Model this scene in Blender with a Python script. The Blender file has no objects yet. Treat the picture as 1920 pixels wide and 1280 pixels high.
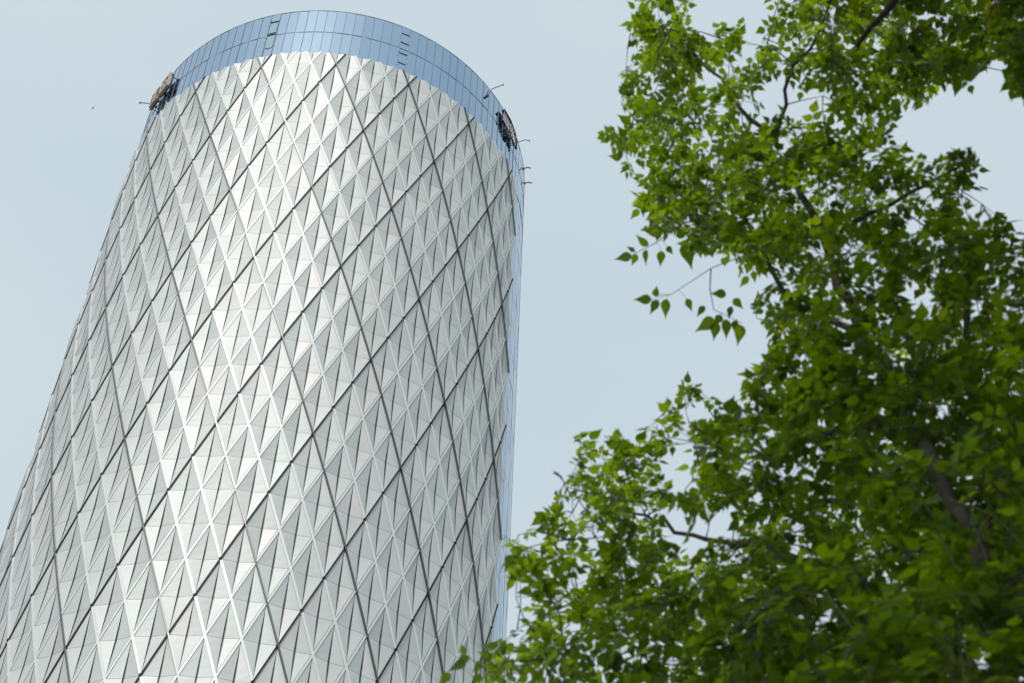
import bpy, bmesh, math, random
import numpy as np
from mathutils import Vector, Matrix
random.seed(7); rng = np.random.RandomState(11)
S = bpy.context.scene
COL = S.collection
# ------------------------------------------------------------------ camera
FPX, PITCH, ROLL, YAW, DIST = 3615.87, 0.904703, 0.0450158, 0.1714431, 5.617006
EYE = 1.6
def cam_axes():
    cy, sy, cp, sp = math.cos(YAW), math.sin(YAW), math.cos(PITCH), math.sin(PITCH)
    f = Vector((sy*cp, cy*cp, sp)); r = Vector((cy, -sy, 0)); u = r.cross(f)
    cr, sr = math.cos(ROLL), math.sin(ROLL)
    return cr*r+sr*u, -sr*r+cr*u, f
CR, CU, CF = cam_axes()
cam = bpy.data.cameras.new('camera'); co = bpy.data.objects.new('camera', cam); COL.objects.link(co); S.camera = co
M = Matrix((CR, CU, -CF)).transposed().to_4x4(); M.translation = (0, 0, EYE); co.matrix_world = M
cam.sensor_width = 36; cam.lens = 36*FPX/1920; cam.clip_start = .1; cam.clip_end = 20000
cam.dof.use_dof = True; cam.dof.focus_distance = 175; cam.dof.aperture_fstop = 7.1; cam.dof.aperture_blades = 0
def ray(px, py, d):                    # a point at distance d from the eye
    v = CF + CR*((px-960)/FPX) - CU*((py-640)/FPX); v.normalize()
    return Vector((0, 0, EYE)) + v*d
# ------------------------------------------------------------------ light
SUN_AZ, SUN_EL = math.radians(207.5), math.radians(50)      # clockwise from +Y
W = bpy.data.worlds.new('World'); S.world = W; W.use_nodes = True
nt = W.node_tree; bg = nt.nodes['Background']
sky = nt.nodes.new('ShaderNodeTexSky'); sky.sky_type = 'NISHITA'; sky.sun_disc = False
sky.sun_elevation = SUN_EL; sky.sun_rotation = SUN_AZ; sky.dust_density = 3.0; sky.air_density = 1.0
mx = nt.nodes.new('ShaderNodeMix'); mx.data_type = 'RGBA'; mx.inputs[0].default_value = .60
nt.links.new(sky.outputs[0], mx.inputs[6])
tc = nt.nodes.new('ShaderNodeTexCoord'); mp = nt.nodes.new('ShaderNodeMapping'); mp.inputs['Scale'].default_value = (1.2, 1.2, 3)
nz = nt.nodes.new('ShaderNodeTexNoise'); nz.inputs['Scale'].default_value = 1.6; nz.inputs['Detail'].default_value = 4; nz.inputs['Roughness'].default_value = .5
cr_ = nt.nodes.new('ShaderNodeValToRGB')
cr_.color_ramp.elements[0].position = .3; cr_.color_ramp.elements[0].color = (8.1, 9.8, 10.7, 1)
cr_.color_ramp.elements[1].position = .7; cr_.color_ramp.elements[1].color = (9.9, 11.1, 11.3, 1)
nt.links.new(tc.outputs['Generated'], mp.inputs[0]); nt.links.new(mp.outputs[0], nz.inputs['Vector'])
nt.links.new(nz.outputs['Fac'], cr_.inputs[0]); nt.links.new(cr_.outputs[0], mx.inputs[7])
nt.links.new(mx.outputs[2], bg.inputs[0]); bg.inputs[1].default_value = .10
sun = bpy.data.lights.new('sun', 'SUN'); sun.energy = 2.0; sun.angle = math.radians(.6); sun.color = (1, .95, .88)
so = bpy.data.objects.new('sun', sun); COL.objects.link(so)
sd = Vector((math.sin(SUN_AZ)*math.cos(SUN_EL), math.cos(SUN_AZ)*math.cos(SUN_EL), math.sin(SUN_EL)))
so.rotation_euler = sd.to_track_quat('Z', 'Y').to_euler(); so.location = (0, 0, 300)
S.view_settings.view_transform = 'Standard'; S.view_settings.look = 'None'; S.view_settings.exposure = 0; S.view_settings.gamma = 1
S.cycles.max_bounces = 8; S.cycles.transparent_max_bounces = 8
# ------------------------------------------------------------------ materials
def mat(name, col, rough=.5, metal=0., spec=.5):
    m = bpy.data.materials.new(name); m.use_nodes = True; b = m.node_tree.nodes['Principled BSDF']
    b.inputs['Base Color'].default_value = (*col, 1); b.inputs['Roughness'].default_value = rough
    b.inputs['Metallic'].default_value = metal; b.inputs['Specular IOR Level'].default_value = spec
    return m
def noisy(m, c1, c2, scale, detail=4, bump=0, rough=None, dist=.1):
    t = m.node_tree; b = t.nodes['Principled BSDF']; c = t.nodes.new('ShaderNodeTexCoord'); n = t.nodes.new('ShaderNodeTexNoise')
    n.inputs['Scale'].default_value = scale; n.inputs['Detail'].default_value = detail
    r = t.nodes.new('ShaderNodeValToRGB'); r.color_ramp.elements[0].position = .3; r.color_ramp.elements[1].position = .7
    r.color_ramp.elements[0].color = (*c1, 1); r.color_ramp.elements[1].color = (*c2, 1)
    t.links.new(c.outputs['Object'], n.inputs['Vector']); t.links.new(n.outputs['Fac'], r.inputs[0]); t.links.new(r.outputs[0], b.inputs['Base Color'])
    if bump:
        bm_ = t.nodes.new('ShaderNodeBump'); bm_.inputs['Strength'].default_value = bump; bm_.inputs['Distance'].default_value = dist
        t.links.new(n.outputs['Fac'], bm_.inputs['Height']); t.links.new(bm_.outputs[0], b.inputs['Normal'])
    return m
def panel_material():
    m = mat('brushed_aluminium', (.6, .6, .6), .54, .20)
    t = m.node_tree; b = t.nodes['Principled BSDF']
    at = t.nodes.new('ShaderNodeAttribute'); at.attribute_name = 'tone'
    r = t.nodes.new('ShaderNodeValToRGB')
    r.color_ramp.elements[0].position = 0; r.color_ramp.elements[0].color = (.50, .53, .515, 1)
    r.color_ramp.elements[1].position = 1; r.color_ramp.elements[1].color = (.64, .63, .615, 1)
    e = r.color_ramp.elements.new(.5); e.color = (.565, .60, .585, 1)
    t.links.new(at.outputs['Fac'], r.inputs[0])
    c = t.nodes.new('ShaderNodeTexCoord'); n = t.nodes.new('ShaderNodeTexNoise'); n.inputs['Scale'].default_value = .35; n.inputs['Detail'].default_value = 5
    mp = t.nodes.new('ShaderNodeMapping'); mp.inputs['Scale'].default_value = (1, 1, .35)
    t.links.new(c.outputs['Object'], mp.inputs[0]); t.links.new(mp.outputs[0], n.inputs['Vector'])
    mr = t.nodes.new('ShaderNodeMapRange'); mr.inputs[1].default_value = .3; mr.inputs[2].default_value = .7; mr.inputs[3].default_value = .90; mr.inputs[4].default_value = 1.04
    t.links.new(n.outputs['Fac'], mr.inputs[0])
    mu = t.nodes.new('ShaderNodeMix'); mu.data_type = 'RGBA'; mu.blend_type = 'MULTIPLY'; mu.inputs[0].default_value = 1
    t.links.new(r.outputs[0], mu.inputs[6]); t.links.new(mr.outputs[0], mu.inputs[7]); t.links.new(mu.outputs[2], b.inputs['Base Color'])
    n2 = t.nodes.new('ShaderNodeTexNoise'); n2.inputs['Scale'].default_value = .5; n2.inputs['Detail'].default_value = 2
    t.links.new(c.outputs['Object'], n2.inputs['Vector'])
    bp = t.nodes.new('ShaderNodeBump'); bp.inputs['Strength'].default_value = .5; bp.inputs['Distance'].default_value = .05
    t.links.new(n2.outputs['Fac'], bp.inputs['Height']); t.links.new(bp.outputs[0], b.inputs['Normal'])
    rr = t.nodes.new('ShaderNodeMapRange'); rr.inputs[3].default_value = .50; rr.inputs[4].default_value = .62
    t.links.new(n.outputs['Fac'], rr.inputs[0]); t.links.new(rr.outputs[0], b.inputs['Roughness'])
    return m
PANEL = panel_material()
JOINT = mat('joint_sealant', (.16, .165, .16), .6)
SLOT = mat('slot_shadow_glass', (.19, .205, .205), .4, 0, .4)
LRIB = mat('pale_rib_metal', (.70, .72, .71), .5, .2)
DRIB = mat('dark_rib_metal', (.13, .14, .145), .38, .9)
MRIB = mat('grey_rib_flank', (.34, .36, .36), .45, .4)  # lighter grey for one flank only: its lit side is put into the colour
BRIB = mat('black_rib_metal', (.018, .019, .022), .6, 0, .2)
CORE = mat('dark_core_wall', (.05, .055, .06), .6)
GLASS = mat('blue_reflective_glass', (.34, .46, .59), .03, 1.0)
MULL = mat('blue_grey_mullion', (.14, .21, .29), .6, 0, .3)
MULS = mat('pale_blue_joint', (.30, .40, .52), .6, 0, .3)
PALEG = mat('pale_green_glass', (.30, .42, .46), .15, .95)
WHITE = mat('white_paint', (.8, .8, .8), .4)
ROOF = mat('roof_membrane', (.35, .35, .34), .8)
GOLD = mat('tan_sign_metal', (.52, .46, .34), .5, .1)
BLACK = mat('black_sign_metal', (.02, .022, .03), .4, .3)
SILV = mat('white_sign_face', (.85, .86, .87), .4, 0)
STEEL = mat('grey_steel', (.16, .18, .2), .45, .6)
BARK = noisy(mat('bark', (.1, .08, .06), .9), (.035, .027, .02), (.06, .047, .036), 18, 6, .6, dist=.01)
GROUND = noisy(mat('paving', (.3, .29, .27), .85), (.11, .11, .105), (.17, .165, .155), .2, 6)
def leaf_material():
    m = bpy.data.materials.new('leaf'); m.use_nodes = True; t = m.node_tree; t.nodes.clear()
    o = t.nodes.new('ShaderNodeOutputMaterial'); at = t.nodes.new('ShaderNodeAttribute'); at.attribute_name = 'tone'
    r = t.nodes.new('ShaderNodeValToRGB'); e = r.color_ramp.elements
    e[0].position = 0; e[0].color = (.030, .052, .007, 1); e[1].position = 1; e[1].color = (.30, .26, .03, 1)
    for p, c in ((.45, (.060, .106, .008)), (.85, (.132, .195, .010)), (.975, (.14, .17, .03))):
        k = e.new(p); k.color = (*c, 1)
    t.links.new(at.outputs['Fac'], r.inputs[0])
    c = t.nodes.new('ShaderNodeTexCoord'); n = t.nodes.new('ShaderNodeTexNoise'); n.inputs['Scale'].default_value = 40; t.links.new(c.outputs['Object'], n.inputs['Vector'])
    b = t.nodes.new('ShaderNodeBsdfPrincipled'); b.inputs['Roughness'].default_value = .45; b.inputs['Specular IOR Level'].default_value = .35
    dk = t.nodes.new('ShaderNodeMix'); dk.data_type = 'RGBA'; dk.blend_type = 'MULTIPLY'; dk.inputs[0].default_value = 1; dk.inputs[7].default_value = (.34, .34, .5, 1)
    t.links.new(r.outputs[0], dk.inputs[6]); t.links.new(dk.outputs[2], b.inputs['Base Color'])
    tr = t.nodes.new('ShaderNodeBsdfTranslucent')
    hs = t.nodes.new('ShaderNodeMix'); hs.data_type = 'RGBA'; hs.blend_type = 'MULTIPLY'; hs.inputs[0].default_value = 1
    hs.inputs[7].default_value = (3.0, 2.95, .35, 1); hs.clamp_result = True
    t.links.new(r.outputs[0], hs.inputs[6]); t.links.new(hs.outputs[2], tr.inputs[0])
    mxs = t.nodes.new('ShaderNodeMixShader'); mxs.inputs[0].default_value = .52
    t.links.new(b.outputs[0], mxs.inputs[1]); t.links.new(tr.outputs[0], mxs.inputs[2]); t.links.new(mxs.outputs[0], o.inputs[0])
    bp = t.nodes.new('ShaderNodeBump'); bp.inputs['Strength'].default_value = .3; bp.inputs['Distance'].default_value = .004
    t.links.new(n.outputs['Fac'], bp.inputs['Height']); t.links.new(bp.outputs[0], b.inputs['Normal'])
    return m
LEAF = leaf_material()
# ------------------------------------------------------------------ helpers
def link(name, me, mats, parent=None):
    for m in (mats if isinstance(mats, (list, tuple)) else [mats]): me.materials.append(m)
    o = bpy.data.objects.new(name, me); COL.objects.link(o)
    if parent is not None:
        o.parent = parent; o.matrix_parent_inverse = Matrix.Identity(4)
    return o
def empty(name, loc, label, cat, group=None):
    o = bpy.data.objects.new(name, None); COL.objects.link(o); o.location = loc; o.empty_display_size = 1
    o['label'] = label; o['category'] = cat
    if group: o['group'] = group
    return o
class Mesh:
    """collects faces; vertices are world coordinates, stored relative to origin"""
    def __init__(s, origin=(0, 0, 0)): s.v = []; s.f = []; s.m = []; s.t = []; s.o = Vector(origin)
    def quad(s, pts, mi=0, tone=.5):
        k = len(s.v); s.v += [Vector(p)-s.o for p in pts]; s.f.append(tuple(range(k, k+len(pts)))); s.m.append(mi); s.t.append(tone)
    def bar(s, a, b, n, w, h0, h1, mi=0, side=None):
        """box section bar from a to b, outward normal n, width w, from depth h0 to proud h1"""
        a, b, n = Vector(a), Vector(b), Vector(n); d = (b-a).normalized(); sd_ = d.cross(n).normalized()*(w/2); n = sd_.cross(d).normalized() * (1 if sd_.cross(d).dot(n) > 0 else -1)
        P = [[p+sd_*x+n*h for x, h in ((-1, h0), (-1, h1), (1, h1), (1, h0))] for p in (a, b)]
        for i in range(4):
            j = (i+1) % 4; s.quad([P[0][i], P[0][j], P[1][j], P[1][i]], side if (side is not None and i == 0) else mi)
        s.quad(P[0], mi); s.quad(P[1][::-1], mi)
    def tube(s, pts, radii, n=6, mi=0):
        pts = [Vector(p) for p in pts]; rings = []
        for i, p in enumerate(pts):
            d = (pts[min(i+1, len(pts)-1)]-pts[max(i-1, 0)]).normalized()
            x = d.orthogonal().normalized() if i == 0 else (px_ - d*px_.dot(d)).normalized()
            px_ = x; y = d.cross(x); r = radii[i] if hasattr(radii, '__len__') else radii
            rings.append([p+(x*math.cos(2*math.pi*k/n)+y*math.sin(2*math.pi*k/n))*r for k in range(n)])
        k0 = len(s.v); s.v += [q-s.o for rg in rings for q in rg]
        for i in range(len(pts)-1):
            for k in range(n):
                a, b = k0+i*n+k, k0+i*n+(k+1) % n; s.f.append((a, b, b+n, a+n)); s.m.append(mi); s.t.append(.5)
        s.f.append(tuple(k0+k for k in range(n))[::-1]); s.m.append(mi); s.t.append(.5)
        s.f.append(tuple(k0+(len(pts)-1)*n+k for k in range(n))); s.m.append(mi); s.t.append(.5)
    def build(s, name, mats, parent=None, clip=None, smooth=False, tones=False, weld=False):
        me = bpy.data.meshes.new(name); me.from_pydata([tuple(v) for v in s.v], [], s.f)
        me.polygons.foreach_set('material_index', s.m)
        if tones:
            a = me.attributes.new('tone', 'FLOAT', 'FACE'); a.data.foreach_set('value', s.t)
        if smooth: me.polygons.foreach_set('use_smooth', [True]*len(me.polygons))
        if clip or weld:
            bm = bmesh.new(); bm.from_mesh(me)
            if weld: bmesh.ops.remove_doubles(bm, verts=bm.verts[:], dist=1e-4)
            for p, n in (clip or []):
                bmesh.ops.bisect_plane(bm, geom=bm.verts[:]+bm.edges[:]+bm.faces[:], plane_co=Vector(p)-s.o, plane_no=n, clear_outer=True, dist=1e-5)
            bm.to_mesh(me); bm.free()
        if not len(me.polygons): bpy.data.meshes.remove(me); return None
        me.update()
        return link(name, me, mats, parent)
# ------------------------------------------------------------------ tower lattice
RM = 22.0                                        # radius in metres
N = 54; DPH = 2*math.pi/N; PH0 = -0.4337936; Z0 = 7.787273; DZ = .3415715
ZTOP = Z0+.6*DZ/2; ZRIM = 8.305; CEDGE = 13.0; CL = -17.0
PHE = PH0+CEDGE*DPH; PHL = PH0+CL*DPH
RG = .9875
def cyl(ph, z, r=1.0): return Vector((RM*r*math.sin(ph), RM*(DIST-r*math.cos(ph)), RM*z+EYE))
def nrm(ph): return Vector((math.sin(ph), -math.cos(ph), 0))
def tan_(ph): return Vector((math.cos(ph), math.sin(ph), 0))
def node(a, b, r=1.0): return cyl(PH0+(a+b)*DPH/2, Z0-(b-a)*DZ/2, r)
def proj(p):
    v = Vector(p)-Vector((0, 0, EYE)); z = v.dot(CF)
    return (960+FPX*v.dot(CR)/z, 640-FPX*v.dot(CU)/z) if z > 0 else (1e9, 1e9)
def visible(ph, z, m=60):
    p = cyl(ph, z); x, y = proj(p); n = nrm(ph); v = p-Vector((0, 0, EYE))
    return n.dot(v) < 4 and -m < x < 1920+m and -m < y < 1280+m
TOPCLIP = (Vector((0, 0, RM*ZTOP+EYE)), Vector((0, 0, 1)))
RCLIP = (cyl(PHE, 0), tan_(PHE)); LCLIP = (cyl(PHL, 0), -tan_(PHL))
def clips(phmin, phmax, vmin):
    c = []
    if vmin < -.6: c.append(TOPCLIP)
    if phmax > PHE-1e-6: c.append(RCLIP)
    if phmin < PHL+1e-6: c.append(LCLIP)
    return c
tower = empty('tower', (0, RM*DIST, 0), 'tall cylindrical tower clad in silver folded diamond panels under a blue glass crown', 'tower')
TO = Vector(tower.location)
DEPTH, SLOTW = .0082, .0035
def prof(t): return (.7*(1-abs(2*t-1)) + .3*math.sin(math.pi*t))
TS = [0, .07, .16, .28, .4, .4975, .5025, .6, .72, .84, .93, 1]
def cell(mp, i, j):
    """one folded diamond: two halves sinking to a leaf shaped slot in the middle"""
    c = PH0+(i+j+1)*DPH/2; zt = Z0-(j-i-1)*DZ/2; h = DZ
    tn = random.random(); tones = [min(1, max(0, .5+random.gauss(0, .22))) for _ in range(4)]
    dd = DEPTH*(1+random.uniform(-.06, .06))
    zj = random.uniform(-.0006, .0006)
    rows = []
    for t in TS:
        z = zt-h*t; wo = DPH/2*(1-abs(2*t-1)); ws = SLOTW*math.sin(math.pi*t)**1.3; d = dd*prof(t)
        rows.append((z, wo, ws, d, t))
    for k in range(len(rows)-1):
        r0, r1 = rows[k], rows[k+1]; mid = abs((r0[4]+r1[4])/2-.5) < .003
        up = 0 if r1[4] <= .5 else 2
        for s in (-1, 1):
            q = []
            for z, wo, ws, d, t in (r0, r1):
                R0, R1 = 1-.0012, 1-d-.0012
                q.append([cyl(c+s*wo, z, R0), cyl(c+s*(ws/R1), z, R1)])
            pts = [q[0][0], q[0][1], q[1][1], q[1][0]]
            if k == 0: pts = [q[0][0], q[1][1], q[1][0]]
            if k == len(rows)-2: pts = [q[0][0], q[0][1], q[1][1]]
            if s < 0: pts = pts[::-1]
            mp.quad(pts, 1 if mid else 0, tones[up+(s > 0)])
            # slot side walls and bed
            dp = .008
            mp.quad([cyl(c+s*r0[2], r0[0], 1-r0[3]-.0012), cyl(c+s*r0[2], r0[0], 1-r0[3]-.0012-dp*math.sin(math.pi*r0[4])),
                     cyl(c+s*r1[2], r1[0], 1-r1[3]-.0012-dp*math.sin(math.pi*r1[4])), cyl(c+s*r1[2], r1[0], 1-r1[3]-.0012)][::(1 if s < 0 else -1)], 2)
        e0, e1 = (1-r[3]-.0012-dp*math.sin(math.pi*r[4]) for r in (r0, r1))
        mp.quad([cyl(c-r0[2], r0[0], e0), cyl(c+r0[2], r0[0], e0), cyl(c+r1[2], r1[0], e1), cyl(c-r1[2], r1[0], e1)][::-1], 2)
def light_edge(mr, a0, b0, a1, b1, fam):
    """pale rib along one lattice step; fam 'a' runs down to the right, 'b' down to the left"""
    p, q = node(a0, b0), node(a1, b1); n = nrm(PH0+(a0+b0+a1+b1)/2*DPH/2)
    if fam == 'a': mr.bar(p, q, n, .20, -.12, .032)
    else:
        d = (q-p).normalized(); s = d.cross(n).normalized(); s = s if s.z > 0 else -s
        mr.bar(p, q, n, .15, -.12, .022)
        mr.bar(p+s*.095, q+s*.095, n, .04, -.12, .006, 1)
AMAX = 60
stuff_p, stuff_r = Mesh(TO), Mesh(TO)
VMAX = int((Z0+EYE/RM-.15)/DZ*2)
bays = []
for A in range(-22, 8):
    for B in range(-8, 22):
        cells = [(i, j) for i in range(3*A, 3*A+3) for j in range(3*B, 3*B+3)
                 if -2 < j-i < VMAX-1 and CL < (i+j+1)/2+.5 and (i+j+1)/2-.5 < CEDGE]
        if not cells: continue
        vis = sum(visible(PH0+(i+j+1)*DPH/2, Z0-(j-i)*DZ/2) for i, j in cells)
        bays.append((A, B, cells, vis))
def stuff(o):
    if o: o['kind'] = 'stuff'
for A, B, cells, vis in bays:
    mp = Mesh(TO) if vis else stuff_p
    ribs = {}
    for i, j in cells:
        cell(mp, i, j)
        if j % 3: light_edge(ribs.setdefault(('b', j), Mesh(TO)) if vis else stuff_r, i+1, j, i, j, 'b')
        if i % 3: light_edge(ribs.setdefault(('a', i), Mesh(TO)) if vis else stuff_r, i, j, i, j+1, 'a')
    if vis:
        cs_ = [PH0+(i+j+1)*DPH/2 for i, j in cells]; vm = min(j-i-1 for i, j in cells)
        cl = clips(min(cs_)-DPH/2-.01, max(cs_)+DPH/2+.01, vm)
        o = mp.build('diamond_bay', [PANEL, JOINT, SLOT], tower, cl, tones=True, weld=True)
        if o:
            for r_ in ribs.values(): r_.build('pale_rib', [LRIB, JOINT], o, cl)
stuff(stuff_p.build('far_cladding', [PANEL, JOINT, SLOT], tower, [TOPCLIP], tones=True))
stuff(stuff_r.build('far_pale_ribs', [LRIB, BRIB], tower, [TOPCLIP]))
# heavy ribs every third lattice line
def heavy(fam, k):
    m = Mesh(TO); any_ = False; vis = False; phs = []
    for s in range(-80, 80):
        a, b = (k, s) if fam == 'a' else (s, k)
        a1, b1 = (k, s+1) if fam == 'a' else (s+1, k)
        c0, c1 = (a+b)/2, (a1+b1)/2; v0, v1 = b-a, b1-a1
        if max(c0, c1) > CEDGE+.01 or min(c0, c1) < CL-.01 or max(v0, v1) > VMAX or max(v0, v1) < -.9: continue
        p, q = node(a, b), node(a1, b1); n = nrm(PH0+(c0+c1)/2*DPH)
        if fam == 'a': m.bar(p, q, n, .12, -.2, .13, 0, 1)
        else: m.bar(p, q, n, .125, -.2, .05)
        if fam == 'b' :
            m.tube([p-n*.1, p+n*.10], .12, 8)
        any_ = True; phs += [c0, c1]; vis = vis or visible(PH0+(c0+c1)/2*DPH, Z0-(v0+v1)/4*DZ)
    if any_:
        cl = [TOPCLIP]
        return m.build('heavy_rib', [DRIB, MRIB] if fam == 'a' else BRIB, tower, cl)
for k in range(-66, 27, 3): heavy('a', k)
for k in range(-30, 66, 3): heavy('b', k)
# ------------------------------------------------------------------ tower core, glass skin, crown
core = Mesh(TO)
K = 96
for i in range(K):
    p0, p1 = 2*math.pi*i/K, 2*math.pi*(i+1)/K
    core.quad([cyl(p0, -EYE/RM, .955), cyl(p1, -EYE/RM, .955), cyl(p1, ZTOP-.02, .955), cyl(p0, ZTOP-.02, .955)])
core.build('core_wall', CORE, tower)
roof = Mesh(TO); roof.quad([cyl(2*math.pi*i/K, ZRIM-.05, .97) for i in range(K)]); roof.build('roof', ROOF, tower)
er = Mesh(TO)
for ph, sgn in ((PHE, 1), (PHL, -1)):
    q = ph+sgn*.004
    er.quad([cyl(q, -EYE/RM, .955), cyl(q, -EYE/RM, .9835), cyl(q, ZTOP, .9835), cyl(q, ZTOP, .955)])
er.build('end_return', BRIB, tower)
GN = 135; GD = 2*math.pi/GN; GPH = -0.547046
ZM = 8.098
def gz(c): return GPH+(c)*GD
def glass_col(mg, mm, c, full):
    p0, p1 = gz(c), gz(c+1); zb = -EYE/RM if full else ZTOP-.035
    lv = [ZTOP-.035 if not full else ZM-.205, ZM, ZRIM]
    zs = [zb]
    if full:
        z = ZM-.205*39
        zs = [ZM-.205*k for k in range(39, 0, -1) if ZM-.205*k > zb+.02]; zs = [zb]+zs
    zs += [ZM, ZRIM]
    ty = random.gauss(0, .0011)
    for z0, z1 in zip(zs[:-1], zs[1:]):
        tx = ty+random.gauss(0, .0004); tz = random.gauss(0, .0008)
        r = [RG+s*tx*.35+u*tz*.35 for s, u in ((-1, -1), (1, -1), (1, 1), (-1, 1))]
        mg.quad([cyl(p0+.0006, z0, r[0]), cyl(p1-.0006, z0, r[1]), cyl(p1-.0006, z1-.002, r[2]), cyl(p0+.0006, z1-.002, r[3])])
    n = nrm(p0); mm.bar(cyl(p0, zb, RG), cyl(p0, ZRIM, RG), n, .06, -.25, .008 if full else .025)
    if full:
        for z in zs[1:-2]:
            mm.bar(cyl(p0, z, RG-.0005), cyl(p1, z, RG-.0005), n, .05, -.2, .006)
sg, sm = Mesh(TO), Mesh(TO)
for c in range(GN):
    ph = (gz(c+.5)+math.pi) % (2*math.pi)-math.pi; full = not (PHL+.03 < ph < PHE-.02)
    vis = visible(ph, 8.2, 60) or (full and visible(ph, 7))
    mg, mm = (Mesh(TO), Mesh(TO)) if vis else (sg, sm)
    glass_col(mg, mm, c, full)
    if vis:
        o = mg.build('glass_bay', GLASS, tower); mm.build('mullion', MULS if full else MULL, o)
stuff(sg.build('far_glass', GLASS, tower)); stuff(sm.build('far_mullions', MULL, tower))
def ring(name, z, w, h0, h1, m, ph0=0, ph1=2*math.pi):
    r = Mesh(TO); k = 135
    for i in range(k):
        a, b = ph0+(ph1-ph0)*i/k, ph0+(ph1-ph0)*(i+1)/k
        r.bar(cyl(GPH+a, z, RG), cyl(GPH+b, z, RG), nrm(GPH+(a+b)/2), w, h0, h1)
    return r.build(name, m, tower)
ring('transom', ZM, .09, -.2, .022, MULL)
ring('coping', ZRIM+.001, .09, -.45, .02, MULL)
ring('sill_ring', ZTOP-.035, .3, -.3, .02, CORE)
# access hatches let into the crown glass
def hatch(c, rungs, pale):
    m = Mesh(TO); p0, p1 = gz(c), gz(c+1); zb = ZTOP+.012
    for k in range(9):
        z0 = zb+(ZRIM-.03-zb)*k/9; z1 = z0+(ZRIM-.03-zb)/9*.72
        for p in (p0, p1): m.bar(cyl(p, z0, RG), cyl(p, z1, RG), nrm(p), .08, -.01, .05, 0)
    for z in rungs:
        m.bar(cyl(p0, z, RG), cyl(p1, z, RG), nrm((p0+p1)/2), .09, .0, .08, 0)
    for z in rungs:
        m.bar(cyl(p0, z-.012, RG), cyl(p0, z-.032, RG), nrm(p0), .10, .0, .10, 1)
    if pale:
        for z0, z1 in pale:
            m.quad([cyl(p0+.004, z0, RG+.002), cyl(p1-.004, z0, RG+.002), cyl(p1-.004, z1, RG+.002), cyl(p0+.004, z1, RG+.002)], 2)
    return m.build('access_hatch', [MULL if pale else MULS, MULS, PALEG], tower)
hatch(2, (ZM+.012, ZM+.135), ((ZM-.12, ZM-.01), (ZM+.025, ZM+.12)))
hatch(16, (ZM-.13, ZM-.04, ZM+.06, ZM+.145), None)
# ------------------------------------------------------------------ signs on the crown
def sign_frame(ph, z, r, u, v, n):
    """point on a sign: u metres along the rim, v up, n outwards"""
    return cyl(ph, z, r)+tan_(ph)*u+Vector((0, 0, v))+nrm(ph)*n
def stroke(m, ph, z, r, u0, v0, u1, v1, w, d, t, mi, fi):
    a, b = sign_frame(ph, z, r, u0, v0, d), sign_frame(ph, z, r, u1, v1, d)
    m.bar(a, b, nrm(ph), w, -t, 0, mi)
    m.bar(a, b, nrm(ph), w*.75, 0, .02, fi)
# right: dark edged emblem in a bent outline
def rstroke(m, ph, z, r, u0, v0, u1, v1, w, d, t, mi, fi): stroke(m, ph, z, r, u0*SC*1.1, v0*SC, u1*SC*1.1, v1*SC, w*.8, d*.5, t*.6, mi, fi)
PR = .935; RS = .9925; SC = .68; ZS = 8.185
rs = empty('crown_sign', cyl(PR, ZS, RS), 'black edged emblem sign with white faces on the right of the glass crown', 'sign'); RO = Vector(rs.location)
m = Mesh(RO)
for a, b in (((-1.9, 2.3), (.2, 2.5)), ((.2, 2.5), (1.9, 1.5)), ((1.9, 1.5), (2.5, -.2)), ((2.5, -.2), (2.5, -2.3)), ((-1.9, 2.3), (-2.3, 1.2))):
    rstroke(m, PR, ZS, RS, *a, *b, .30, .62, .35, 0, 0)
m.build('outline_frame', BLACK, rs)
m = Mesh(RO)
for k, (u, v0, v1) in enumerate(((-2.0, .9, -1.1), (-1.45, 1.6, -1.2), (-.9, 1.5, -1.3), (-.35, 1.2, -1.4))):
    rstroke(m, PR, ZS, RS, u, v0, u+.1, v1, .28, .55, .35, 0, 1)
for v in (1.3, -1.1): rstroke(m, PR, ZS, RS, -2.1, v, -.2, v-.1, .22, .60, .35, 0, 1)
m.build('lettering', [BLACK, SILV], rs)
m = Mesh(RO)
for u, v0, v1 in ((.35, 1.7, -.6), (.85, 1.4, -1.0), (1.35, .9, -2.0), (1.85, .5, -2.2)):
    rstroke(m, PR, ZS, RS, u, v0, u+.15, v1, .24, .5, .3, 0, 1)
for v in (1.2, -1.7): rstroke(m, PR, ZS, RS, .4, v+.2, 2.1, v-.1, .22, .58, .3, 0, 1)
m.build('lettering', [BLACK, SILV], rs)
m = Mesh(RO)
for u, v0, v1 in ((-1.3, -1.8, -2.6), (-.75, -1.8, -3.1), (-.2, -1.9, -3.2), (.35, -1.6, -2.9)):
    rstroke(m, PR, ZS, RS, u, v0, u+.1, v1, .26, .5, .35, 0, 0)
rstroke(m, PR, ZS, RS, -1.5, -1.75, .5, -1.85, .26, .5, .35, 0, 0)
m.build('tail_letters', BLACK, rs)
m = Mesh(RO)
for u, v in ((-1.8, 1.2), (1.8, 1.1), (-1.2, -1.6), (2.3, -1.7), (0, 0)):
    m.tube([sign_frame(PR, ZS, RS, u*SC, v*SC, -.35), sign_frame(PR, ZS, RS, u*SC, v*SC, .3)], .05)
m.build('bracket', STEEL, rs)
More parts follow.
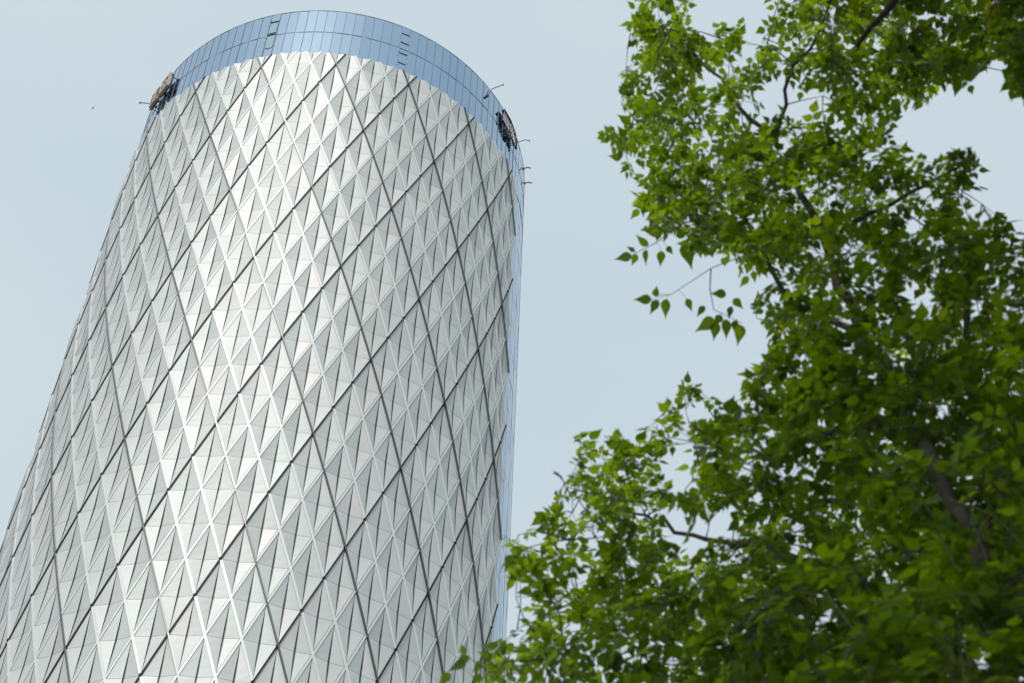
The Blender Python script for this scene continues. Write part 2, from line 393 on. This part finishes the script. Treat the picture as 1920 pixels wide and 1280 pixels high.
# left: tan characters seen edge on
PL = -1.115
ls = empty('crown_sign', cyl(PL, 8.14, 1.0), 'tan coloured character sign seen edge-on at the left of the glass crown', 'sign'); LO = Vector(ls.location)
chars = [[((-.8, 1.2), (.8, 1.2)), ((-.8, .5), (.8, .5)), ((0, 1.7), (0, -1.2)), ((-.7, -.2), (.7, -.4)), ((-.7, -1.1), (.8, -1.0))],
         [((-.8, 1.5), (-.7, -1.2)), ((-.8, 1.4), (.8, 1.3)), ((.75, 1.4), (.8, -1.3)), ((-.7, .2), (.7, .1)), ((-.7, -1.1), (.7, -1.2)), ((0, .9), (0, -.8))]]
for k, off in enumerate((-1.05, 1.05)):
    m = Mesh(LO)
    for a, b in chars[k]:
        stroke(m, PL, 8.14, .999, a[0]+off, a[1], b[0]+off, b[1], .34, .42, .30, 0, 0)
    for a, b in chars[k]:
        stroke(m, PL, 8.14, .999, a[0]+off, a[1]-.12, b[0]+off, b[1]-.12, .40, .10, .1, 1, 1)
    m.build('character', [GOLD, BLACK], ls)
m = Mesh(LO)
for u in (-1.8, -.6, .6, 1.8):
    m.tube([sign_frame(PL, 8.14, .999, u, -1.0, -.35), sign_frame(PL, 8.14, .999, u, -1.1, .4)], .05); m.tube([sign_frame(PL, 8.14, .999, u, 1.0, -.35), sign_frame(PL, 8.14, .999, u, 1.0, .4)], .05)
m.bar(sign_frame(PL, 8.14, .999, -2.1, -1.1, .15), sign_frame(PL, 8.14, .999, 2.1, -1.1, .15), nrm(PL), .12, -.05, .05)
m.bar(sign_frame(PL, 8.14, .999, -2.1, 1.0, .15), sign_frame(PL, 8.14, .999, 2.1, 1.0, .15), nrm(PL), .12, -.05, .05)
m.build('bracket', BLACK, ls)
# davits and small fittings on the rim
def pole(pts, r, name, label, cat, m=STEEL, foot=True):
    o = cyl(*pts[0][1:], pts[0][0]) if False else cyl(pts[0][1], pts[0][2], pts[0][0]); q = Mesh(o)
    P = [cyl(a[1], a[2], a[0]) for a in pts]; q.tube(P, r, 8)
    if foot: q.tube([P[0]-nrm(pts[0][1])*.25, P[0]+nrm(pts[0][1])*.15], .16, 8)
    q.tube([P[-1]-Vector((0, 0, .12)), P[-1]+Vector((0, 0, .10))], r*1.6, 8)
    ob = q.build(name, m); ob.location = o; ob['label'] = label; ob['category'] = cat; return ob
pole([(.995, .735, 8.205), (1.0, .76, 8.30), (1.045, .79, 8.345)], .055, 'davit_arm', 'bent thin davit arm leaning over the rim left of the black emblem sign', 'davit')
pole([(.985, 1.075, 8.262), (1.03, 1.085, 8.285), (1.048, 1.10, 8.295)], .05, 'davit_arm', 'straight grey davit arm jutting out just below and right of the black emblem sign', 'davit')
pole([(.985, -1.2, 8.13), (1.02, -1.24, 8.19), (1.055, -1.285, 8.235)], .06, 'davit_arm', 'thin grey davit arm jutting left under the tan character sign', 'davit')
def wall_hook(ph, z, label):
    o = cyl(ph, z, RG); q = Mesh(o); n = nrm(ph); t = tan_(ph)
    P = [o+n*(.05+.75*k/6)+Vector((0, 0, .22*math.sin(math.pi*k/6)+.0)) for k in range(7)]
    q.tube(P, .075, 8); q.tube([o-n*.2, o+n*.1], .15, 8)
    ob = q.build('wall_hook', STEEL); ob.location = o; ob['label'] = label; ob['category'] = 'bracket'; ob['group'] = 'small arched brackets on the right edge of the crown'
wall_hook(1.255, 8.29, 'upper of two small dark arched brackets on the right edge of the crown')
wall_hook(1.345, 8.29, 'lower of two small dark arched brackets on the right edge of the crown')
# ------------------------------------------------------------------ ground
g = Mesh(); g.quad([(-6000, -6000, 0), (6000, -6000, 0), (6000, 6000, 0), (-6000, 6000, 0)]); go = g.build('ground', GROUND); go['kind'] = 'structure'
# ------------------------------------------------------------------ bird
def bird(loc, span, yaw):
    bm = bmesh.new(); s = span/2
    body = [(0, .42, 0, .02), (0, .34, .02, .06), (0, .15, .02, .10), (0, -.1, .01, .09), (0, -.3, 0, .05), (0, -.5, 0, .015)]
    rings = []
    for x, y, z, r in body:
        rings.append([bm.verts.new((s*(x+r*math.cos(a)), s*y, s*(z+r*.8*math.sin(a)))) for a in [2*math.pi*k/8 for k in range(8)]])
    for a, b in zip(rings[:-1], rings[1:]):
        for k in range(8): bm.faces.new((a[k], a[(k+1) % 8], b[(k+1) % 8], b[k]))
    bm.faces.new(rings[0]); bm.faces.new(rings[-1][::-1])
    for sg_, idx in ((1, 0), (-1, 4)):                    # wings leave the sides of the chest
        r1, r2 = rings[2][idx], rings[3][idx]
        m1, m2 = bm.verts.new((sg_*s*.5, s*.28, s*.22)), bm.verts.new((sg_*s*.48, -s*.02, s*.20)); t = bm.verts.new((sg_*s, -s*.1, s*.10))
        m3 = bm.verts.new((sg_*s*.5, s*.13, s*.24)); rm = bm.verts.new((sg_*s*.1, s*.03, s*.06))
        for f in ((r1, m1, m3, rm), (rm, m3, m2, r2), (m1, t, m3), (m3, t, m2)): bm.faces.new(f)
    t0 = rings[-1][0], rings[-1][4]; a, b = bm.verts.new((s*.14, -s*.75, 0)), bm.verts.new((-s*.14, -s*.75, 0)); bm.faces.new((t0[0], a, b, t0[1]))
    me = bpy.data.meshes.new('bird'); bm.to_mesh(me); bm.free()
    o = link('bird', me, STEEL); o.location = loc; o.rotation_euler = (.5, .3, yaw)
    o['label'] = 'tiny dark bird gliding in the open sky left of the tower'; o['category'] = 'bird'
bird(ray(174, 203, 170), .42, 2.2)
# ------------------------------------------------------------------ tree
# rows of 40 image units: where the crown reaches and how thick it is there (solved into 3-D by depth)
ROWS = [[(1180,1250,.8),(1250,1310,.5),(1380,1420,.25),(1430,1600,.75),(1600,1930,1)],
[(1180,1310,.7),(1340,1400,.4),(1430,1470,.3),(1470,1600,.85),(1600,1930,1)],
[(1165,1310,.7),(1310,1390,.5),(1420,1600,.8),(1600,1860,1),(1870,1930,.85)],
[(1165,1260,.8),(1260,1420,.5),(1420,1640,.7),(1640,1800,.9),(1800,1830,.4),(1890,1930,.9)],
[(1160,1330,.7),(1330,1440,.5),(1450,1600,.55),(1600,1680,.45),(1690,1740,.5),(1885,1930,.4)],
[(1170,1320,.75),(1320,1420,.5),(1440,1640,.5),(1640,1690,.3)],
[(1130,1200,.4),(1200,1420,.75),(1420,1620,.55),(1620,1690,.25)],
[(1150,1190,.4),(1200,1460,.85),(1460,1620,.65),(1640,1740,.45),(1740,1850,.3)],
[(1180,1260,.5),(1260,1480,.9),(1480,1640,.65),(1640,1750,.6),(1750,1850,.35)],
[(1190,1240,.4),(1240,1500,.85),(1500,1720,.8),(1720,1850,.4)],
[(1215,1300,.5),(1300,1500,.9),(1500,1700,.85),(1720,1840,.6),(1850,1900,.3)],
[(1290,1480,.8),(1480,1700,.7),(1700,1930,.65)],
[(1380,1500,.7),(1500,1700,.75),(1700,1930,.7)],
[(1400,1520,.75),(1520,1640,.65),(1640,1760,.85),(1760,1930,.6)],
[(1400,1480,.7),(1480,1640,.75),(1640,1800,.9),(1800,1930,.5)],
[(1420,1500,.7),(1500,1800,.9),(1820,1930,.6)],
[(1440,1500,.5),(1500,1790,1),(1790,1930,.65)],
[(1390,1480,.6),(1480,1560,.95),(1560,1930,.95)],
[(1250,1290,.5),(1290,1350,.3),(1390,1480,.6),(1480,1840,.95),(1840,1930,.85)],
[(1080,1125,.5),(1210,1300,.5),(1300,1400,.5),(1400,1470,.65),(1470,1930,.95)],
[(1080,1180,.6),(1195,1270,.6),(1290,1400,.6),(1400,1480,.65),(1480,1930,.95)],
[(1075,1260,.65),(1300,1500,.7),(1500,1930,.95)],
[(1040,1110,.5),(1110,1260,.7),(1290,1460,.85),(1460,1930,.95)],
[(1035,1130,.5),(1130,1260,.65),(1270,1500,.75),(1500,1930,.95)],
[(995,1040,.4),(1040,1250,.6),(1290,1340,.2),(1380,1500,.85),(1500,1930,.97)],
[(930,990,.35),(990,1230,.65),(1240,1380,.3),(1380,1930,.97)],
[(950,1060,.55),(1060,1200,.8),(1200,1380,.85),(1380,1930,.97)],
[(965,1060,.6),(1060,1930,.95)],
[(940,1000,.4),(960,1140,.75),(1140,1930,.95)],
[(950,1140,.7),(1140,1930,.97)],
[(925,1140,.7),(1140,1930,.97)],
[(910,940,.3),(940,1140,.75),(1140,1930,.97)]]
def cover(x, y):
    if y < 0:
        if y < -260: return 0
        if x > 1560: return 1 if x < 2200 else 0
        return .6 if (1180 < x < 1300 and y > -60) or (1440 < x) and y > -160 else 0
    if y >= 1280:
        if y > 1480: return 0
        return .9 if 1000+(y-1280)*.8 < x < 2150 else 0
    r = ROWS[int(y//40)]
    if x >= 1930: return r[-1][2] if (x < 2150 and r[-1][1] >= 1930) else 0
    c = 0
    for a, b, d in r:
        if a <= x < b: c = max(c, d)
    return c
def depth(x, y): 
    t = .34*(x-1150)/770+.70*y/1280
    return 9.2-4.2*min(1.15, max(-.1, t))
trunk_base = Vector((3.35, 2.6, 0))
tree = empty('broadleaf_tree', trunk_base, 'leafy green broadleaf tree with pointed leaflets, reaching in from the right', 'tree')
TB = Vector(tree.location)
def limb(spec): return [ray(*s) for s in spec]
main_pts = [trunk_base+Vector((0, 0, -.05)), trunk_base+Vector((.02, .02, 1.2)), trunk_base+Vector((-.05, .15, 2.4)), trunk_base+Vector((-.2, .35, 3.3))]
fork = limb([(2080, 1420, 4.5), (1990, 1330, 4.6), (1925, 1235, 4.75), (1845, 1060, 5.0), (1785, 930, 5.3), (1735, 840, 5.6), (1700, 790, 5.9), (1670, 700, 6.3), (1610, 610, 7.0), (1575, 545, 7.2), (1545, 450, 7.5), (1500, 350, 7.9), (1440, 260, 8.2), (1390, 200, 8.4), (1330, 130, 8.6), (1270, 85, 8.8)])
left = limb([(1840, 1290, 5.3), (1740, 1190, 5.4), (1620, 1100, 5.8), (1500, 1045, 6.3), (1410, 1018, 6.7), (1330, 1012, 7.0), (1250, 985, 7.2), (1190, 960, 7.3), (1130, 930, 7.4)])
low = limb([(1840, 1290, 5.3), (1640, 1295, 5.8), (1450, 1270, 6.2), (1300, 1250, 6.6), (1180, 1200, 6.9), (1100, 1150, 7.0)])
right = limb([(1845, 1060, 5.0), (1850, 860, 6.1), (1840, 720, 6.4), (1810, 600, 6.7), (1850, 500, 7.0), (1900, 450, 7.1)])
top = limb([(2080, 1420, 4.5), (2230, 1000, 5.6), (2230, 500, 6.2), (2150, 120, 6.8), (1980, -20, 7.2), (1800, -40, 7.4), (1660, 20, 7.7), (1600, 120, 7.9)])
mid = limb([(1545, 450, 7.5), (1640, 400, 7.4), (1740, 340, 7.5), (1810, 300, 7.5)])
up2 = limb([(1440, 260, 8.2), (1480, 160, 8.3), (1540, 60, 8.3), (1570, -60, 8.3)])
lft2 = limb([(1500, 350, 7.9), (1420, 350, 8.1), (1340, 330, 8.3), (1260, 300, 8.5)])
lft3 = limb([(1610, 610, 7.0), (1520, 590, 7.3), (1440, 500, 7.6), (1340, 440, 7.9), (1270, 430, 8.1)])
ctr = limb([(1700, 790, 5.9), (1600, 800, 6.4), (1500, 830, 6.6), (1400, 860, 6.9)])
limbs = [(main_pts+fork[:1], [.15, .14, .125, .115, .09], 'trunk'),
         (fork, [.060, .036, .026, .022, .020, .019, .019, .019, .021, .018, .016, .0135, .011, .009, .006, .004], 'limb'),
         ([fork[0]]+left, [.05, .026, .020, .016, .0125, .011, .009, .007, .005, .004], 'limb'), (low, [.016, .012, .009, .007, .005, .004], 'limb'),
         (right, [.024, .019, .016, .012, .009, .006], 'limb'), (top, [.08, .06, .05, .04, .03, .022, .014, .008], 'limb'),
         (mid, [.012, .009, .007, .004], 'limb'), (up2, [.009, .008, .006, .004], 'limb'), (lft2, [.010, .008, .006, .004], 'limb'),
         (lft3, [.014, .011, .009, .006, .004], 'limb'), (ctr, [.014, .011, .008, .005], 'limb')]
def smooth_line(P, R_, k=3):
    out, rr = [], []
    for i in range(len(P)-1):
        p0, p1, p2, p3 = P[max(i-1, 0)], P[i], P[i+1], P[min(i+2, len(P)-1)]
        for s_ in range(k):
            t = s_/k
            out.append(.5*((2*p1)+(p2-p0)*t+(2*p0-5*p1+4*p2-p3)*t*t+(3*p1-p0-3*p2+p3)*t**3)); rr.append(R_[i]*(1-t)+R_[i+1]*t)
    return out+[P[-1]], rr+[R_[-1]]
nodes = []
for P, R_, nm in limbs:
    q, r = smooth_line(P, R_); 
    q = [p+Vector((random.gauss(0, .012), random.gauss(0, .012), random.gauss(0, .012))) if 0 < i < len(q)-1 and nm == 'limb' else p for i, p in enumerate(q)]
    mm = Mesh(TB); mm.tube(q, r, 10); mm.build(nm, BARK, tree, smooth=True)
    if nm == 'limb': nodes += q
nodes = [n for n in nodes]
# twigs grow towards points scattered through the crown
targets = []
tries = 0
while len(targets) < 1300 and tries < 120000:
    tries += 1
    x, y = random.uniform(820, 2200), random.uniform(-260, 1480)
    c = cover(x, y)
    if random.random() > c**.55: continue
    if c < .35 and random.random() > .7: continue
    u_ = random.uniform(-1, 1); d = depth(x, y)+u_*(.3+.6*c)+(max(0, u_)**1.5*2.2*c if c > .8 else 0)
    targets.append(ray(x, y, d))
NA = np.array([list(n) for n in nodes]); base = len(NA)
dist0 = [float(np.min(np.sum((NA-np.array(t))**2, 1))) for t in targets]
order = np.argsort(dist0); NO = [-1]*base; par = []; leafy = []
twig = Mesh(TB); ends = []
for k in order:
    t = targets[k]; tv = np.array(t); i = int(np.argmin(np.sum((NA-tv)**2, 1))); a = Vector(NA[i])
    L = (t-a).length
    if L < .05: continue
    n = max(2, int(L/.12)); P = []
    bow = Vector((random.gauss(0, .06), random.gauss(0, .06), random.uniform(.02, .14)))*L
    for s_ in range(n+1):
        u = s_/n; P.append(a.lerp(t, u)+bow*(4*u*(1-u)*.5)+Vector((random.gauss(0, .006), random.gauss(0, .006), 0)) if 0 < s_ < n else (a if s_ == 0 else t))
    owner = NO[i]
    NA = np.vstack([NA, np.array([list(p) for p in P[1:]])]); NO += [len(ends)]*(len(P)-1); par.append(owner); leafy.append(False); ends.append(P)
# pinnate leaves: a rachis with paired pointed leaflets
LV, LF, LT = [], [], []
U = [0, .10, .26, .45, .64, .82, 1.0]; HW = [0, .18, .275, .24, .13, .045, 0]
def leaflet(p, d, n, L, tone):
    global LV
    d = d.normalized(); s = d.cross(n).normalized(); n = s.cross(d)
    k = len(LV); fold = random.uniform(.10, .30); curl = random.uniform(-.02, .22); asp = random.uniform(.85, 1.1)*1.12
    mid_, lf, rt = [], [], []
    for u, w in zip(U, HW):
        c = p+d*(u*L)-n*(curl*L*u*u); mid_.append(c)
        if w: 
            h = w*L*asp; lf.append(c+s*h+n*(h*fold)); rt.append(c-s*h+n*(h*fold))
    LV += mid_+lf+rt; m0, l0, r0 = k, k+7, k+12
    fs = [(m0, m0+1, l0), (m0, r0, m0+1)]
    for q in range(4):
        fs += [(m0+1+q, m0+2+q, l0+1+q, l0+q), (m0+1+q, r0+q, r0+1+q, m0+2+q)]
    fs += [(m0+5, m0+6, l0+4), (m0+5, r0+4, m0+6)]
    LF.extend(fs); LT.extend([tone]*len(fs))
stalks = Mesh(TB)
UP = Vector((0, 0, 1))
def leaf(p, d, L, tone, dens):
    """compound leaf starting at p heading d"""
    pairs = random.choice((1, 2, 2, 3, 3)); ln = L*(1.0+.62*pairs); d = d.normalized()
    nrm_ = (UP+Vector((random.gauss(0, .42), random.gauss(0, .42), 0))).normalized()
    side = d.cross(nrm_).normalized(); nrm_ = side.cross(d)
    droop = random.uniform(.05, .35); out = []; rach = [p]
    def at(u): return p+d*(u*ln)-UP*(droop*ln*u*u)
    for k in range(pairs):
        u = .38+.62*(k+1)/(pairs+1) if pairs > 1 else .6; q = at(u); rach.append(q)
        for sg_ in (1, -1):
            dd = (side*sg_+d*random.uniform(.35, .75)-UP*random.uniform(.0, .45)+Vector((random.gauss(0, .12), random.gauss(0, .12), random.gauss(0, .12)))).normalized()
            out.append((q, dd, L*random.uniform(.72, 1.0)))
    q = at(1.0); rach.append(q); out.append((q, (d-UP*(2*droop)+side*random.gauss(0, .2)).normalized(), L*random.uniform(.95, 1.2)))
    ok = 0
    for q, dd, l in out:
        x, y = proj(q+dd*l*.6); ok += (cover(x, y) > .08)
    if ok < .8*len(out): return 0
    for q, dd, l in out:
        leaflet(q+dd*.004, dd, (nrm_+Vector((random.gauss(0, .25), random.gauss(0, .25), random.gauss(0, .2)))).normalized(), l, (tone if tone > .95 else min(.9, max(0, tone+random.gauss(0, .1)))))
    if len(rach) > 1: stalks.tube(rach, .0011, 3)
    return len(out)
def clump(q):
    return math.sin(q.x*6.1+1.7*math.sin(q.z*3.3))*math.sin(q.y*5.3+1.1*math.sin(q.x*4.1))+.8*math.sin(q.z*7.3+1.9*math.sin(q.y*3.7)+q.x*2)
cnt = 0; LMAX = 47000
for pi, P in enumerate(ends):
    for q, k in ((P[-1], 3), (P[len(P)*2//3], 1)):
        for _ in range(14):
            if k <= 0: break
            d = ((P[-1]-P[-2]).normalized()+Vector((random.gauss(0, .7), random.gauss(0, .7), random.gauss(-.1, .35)))).normalized()
            r_ = leaf(q, d, random.uniform(.036, .056), random.choice((.4, .5, .6, .7)), 1)
            if r_: cnt += r_; k -= 1; leafy[pi] = True
for rep in range(90):
    if cnt > LMAX: break
    for pi, P in enumerate(ends):
        if cnt > LMAX: break
        if not leafy[pi]: continue
        tip = P[-1]
        for _ in range(2):
            u = random.random()**.6; f = u*(len(P)-1); i = min(len(P)-2, int(f)); q = P[i].lerp(P[i+1], f-i)
            x, y = proj(q); c = cover(x, y)
            if random.random() > c**1.7+.05: continue
            if clump(q) < -.85+1.1*(1-c): continue
            ax = (P[-1]-P[0]).normalized()
            d = (ax*random.uniform(.2, 1)+Vector((random.gauss(0, .7), random.gauss(0, .7), random.gauss(0, .35)))).normalized()
            if c < .93 and rep*2 > 4+21*c*c: continue
            tone = random.choice((.1, .2, .4, .5, .65, .8, .85)) if random.random() > .001 else .99
            cnt += leaf(q, d, random.uniform(.038, .060), tone, c)
for i in range(len(ends)-1, -1, -1):
    if leafy[i] and par[i] >= 0: leafy[par[i]] = True
for i, P in enumerate(ends):
    if leafy[i]:
        n = len(P)-1; r0 = .0028+.0022*min(1, (P[-1]-P[0]).length); twig.tube(P, [r0*(1-u/n)+.0013*(u/n) for u in range(n+1)], 4)
stuff(twig.build('twigs', BARK, tree, smooth=True))
print('leaflets', cnt, 'twigs', len(ends))
# a few nearer drooping sprays low on the right
near = []
for x, y, d in ((1700, 975, 4.3), (1790, 985, 4.2), (1620, 965, 4.5), (1620, 1200, 4.2), (1750, 1215, 4.1), (1480, 1160, 4.6), (1740, 1160, 4.3)):
    a = ray(x+random.uniform(-30, 60), y-random.uniform(10, 60), d+.15); i = int(np.argmin(np.sum((NA-np.array(a))**2, 1)))
    stalks.tube([Vector(NA[i]), Vector(NA[i]).lerp(a, .5)+Vector((0, 0, .06)), a], .0022, 4)
    for _ in range(2):
        leaf(a+Vector((random.gauss(0, .03), random.gauss(0, .03), 0)), Vector((random.gauss(-.2, .6), random.gauss(-.5, .5), -.1)), .055, .3, 1)
# the two sparse twigs that hang out against the sky, leaf by leaf
def loose(stem, leaves, dd):
    P = [ray(x, y, d) for x, y, d in stem]; stalks.tube(P, [.0032, .0026, .0018, .0012][:len(P)] if len(P) <= 4 else .002, 4)
    fine = [P[i].lerp(P[i+1], k/6) for i in range(len(P)-1) for k in range(7)]
    for x, y, tx, ty, L in leaves:
        a, b = ray(x, y, dd+random.uniform(-.08, .08)), None
        b = ray(tx, ty, (a-Vector((0, 0, EYE))).length+random.uniform(-.01, .01))
        n = (-(a-Vector((0, 0, EYE))).normalized()+Vector((random.gauss(0, .35), random.gauss(0, .35), .4))).normalized()
        leaflet(a, b-a, n, (b-a).length*L, random.uniform(.35, .75))
        k = min(fine, key=lambda p: (p-a).length)
        if (k-a).length < .12: stalks.tube([k, k.lerp(a, .5)+Vector((0, 0, .01)), a], .0009, 3)
loose([(1500, 440, 7.5), (1420, 470, 7.5), (1335, 502, 7.5), (1258, 552, 7.5)],
      [(1222, 562, 1186, 560, 1), (1229, 556, 1231, 534, 1), (1234, 562, 1218, 591, 1), (1250, 560, 1245, 600, 1), (1287, 560, 1300, 585, 1), (1322, 574, 1304, 594, 1),
       (1342, 600, 1300, 620, 1), (1345, 604, 1336, 640, 1), (1360, 598, 1362, 638, 1), (1387, 608, 1386, 650, 1), (1362, 552, 1330, 550, 1), (1372, 574, 1366, 600, 1), (1375, 560, 1395, 580, 1)], 7.5)
loose([(1333, 504, 7.5), (1331, 540, 7.5), (1338, 580, 7.5), (1392, 606, 7.5)], [(1352, 590, 1340, 612, 1), (1380, 600, 1378, 628, 1)], 7.5)
loose([(985, 1300, 6.6), (940, 1270, 6.6), (900, 1245, 6.6), (868, 1225, 6.6)],
      [(870, 1226, 868, 1215, 2), (874, 1240, 838, 1258, 1), (880, 1230, 850, 1246, 1), (905, 1240, 884, 1262, 1), (915, 1240, 912, 1222, 1.6), (900, 1262, 885, 1285, 1), (935, 1250, 925, 1278, 1), (845, 1262, 820, 1284, 1), (928, 1215, 905, 1208, 1.2)], 6.6)
loose([(1330, 400, 8.1), (1280, 420, 8.1), (1230, 455, 8.1), (1185, 478, 8.1)],
      [(1185, 480, 1150, 486, 1), (1190, 472, 1174, 460, 1), (1193, 476, 1184, 500, 1), (1213, 468, 1207, 500, 1), (1216, 460, 1189, 441, 1), (1243, 438, 1200, 428, 1),
       (1247, 430, 1272, 402, 1), (1240, 470, 1238, 502, 1), (1251, 462, 1262, 478, 1), (1268, 444, 1296, 428, 1), (1288, 452, 1295, 508, 1), (1300, 446, 1322, 480, 1), (1262, 384, 1222, 408, 1), (1246, 372, 1215, 366, 1)], 8.1)
loose([(1300, 290, 8.5), (1240, 270, 8.5), (1180, 262, 8.5), (1140, 262, 8.5)],
      [(1142, 262, 1124, 268, 1), (1143, 260, 1134, 250, 1), (1152, 262, 1144, 278, 1), (1158, 260, 1150, 244, 1), (1162, 264, 1156, 284, 1), (1172, 258, 1158, 234, 1),
       (1176, 266, 1170, 288, 1), (1166, 296, 1138, 292, 1), (1186, 262, 1182, 296, 1), (1182, 232, 1156, 214, 1), (1180, 312, 1160, 326, 1)], 8.5)
# unseen crown added above, behind and right of the eye to shade lower right
over = [(Vector((.5, -.45, 9.7)), (2.5, 2.25, .8), 20000), (Vector((2.3, 1.75, 9.7)), (.95, .9, .5), 4500), (Vector((4.1, 2.6, 7.6)), (1.4, 2.1, 2.1), 9000)]
for c_, r_, k_ in over:
    for _ in range(k_):
        while True:
            q = Vector((random.uniform(-1, 1), random.uniform(-1, 1), random.uniform(-1, 1)))
            if q.length < 1: break
        q = c_+Vector((q.x*r_[0], q.y*r_[1], q.z*r_[2]))
        x, y = proj(q)
        if -80 < x < 2000 and -80 < y < 1400: continue
        if math.sin(q.x*5.1+1.3*math.sin(q.y*4.3))*math.sin(q.y*4.7+q.x) > .62: continue
        leaflet(q, Vector((random.gauss(0, 1), random.gauss(0, 1), random.gauss(-.2, .3))), (UP+Vector((random.gauss(0, .35), random.gauss(0, .35), 0))).normalized(), random.uniform(.10, .15), random.uniform(.3, .7))
for P, R_ in (([trunk_base+Vector((-.2, .35, 3.3)), Vector((2.9, 1.9, 6.0)), Vector((2.5, 1.6, 8.2)), Vector((2.3, 1.6, 9.5))], [.09, .06, .035, .012]),
              ([Vector((2.9, 1.9, 6.0)), Vector((2.0, .9, 8.0)), Vector((1.0, .3, 9.3)), Vector((-.8, -.1, 9.7))], [.05, .04, .025, .008])):
    q, r = smooth_line(P, R_, 4); mm = Mesh(TB); mm.tube(q, r, 8); mm.build('limb', BARK, tree, smooth=True)  # unseen limbs added to carry the shading leaves
me = bpy.data.meshes.new('crown'); me.from_pydata([tuple(v-TB) for v in LV], [], LF)
at_ = me.attributes.new('tone', 'FLOAT', 'FACE'); at_.data.foreach_set('value', LT); me.polygons.foreach_set('use_smooth', [True]*len(me.polygons))
link('crown', me, LEAF, tree)
stuff(stalks.build('leaf_stalks', mat('green_stalk', (.12, .14, .04), .6), tree))
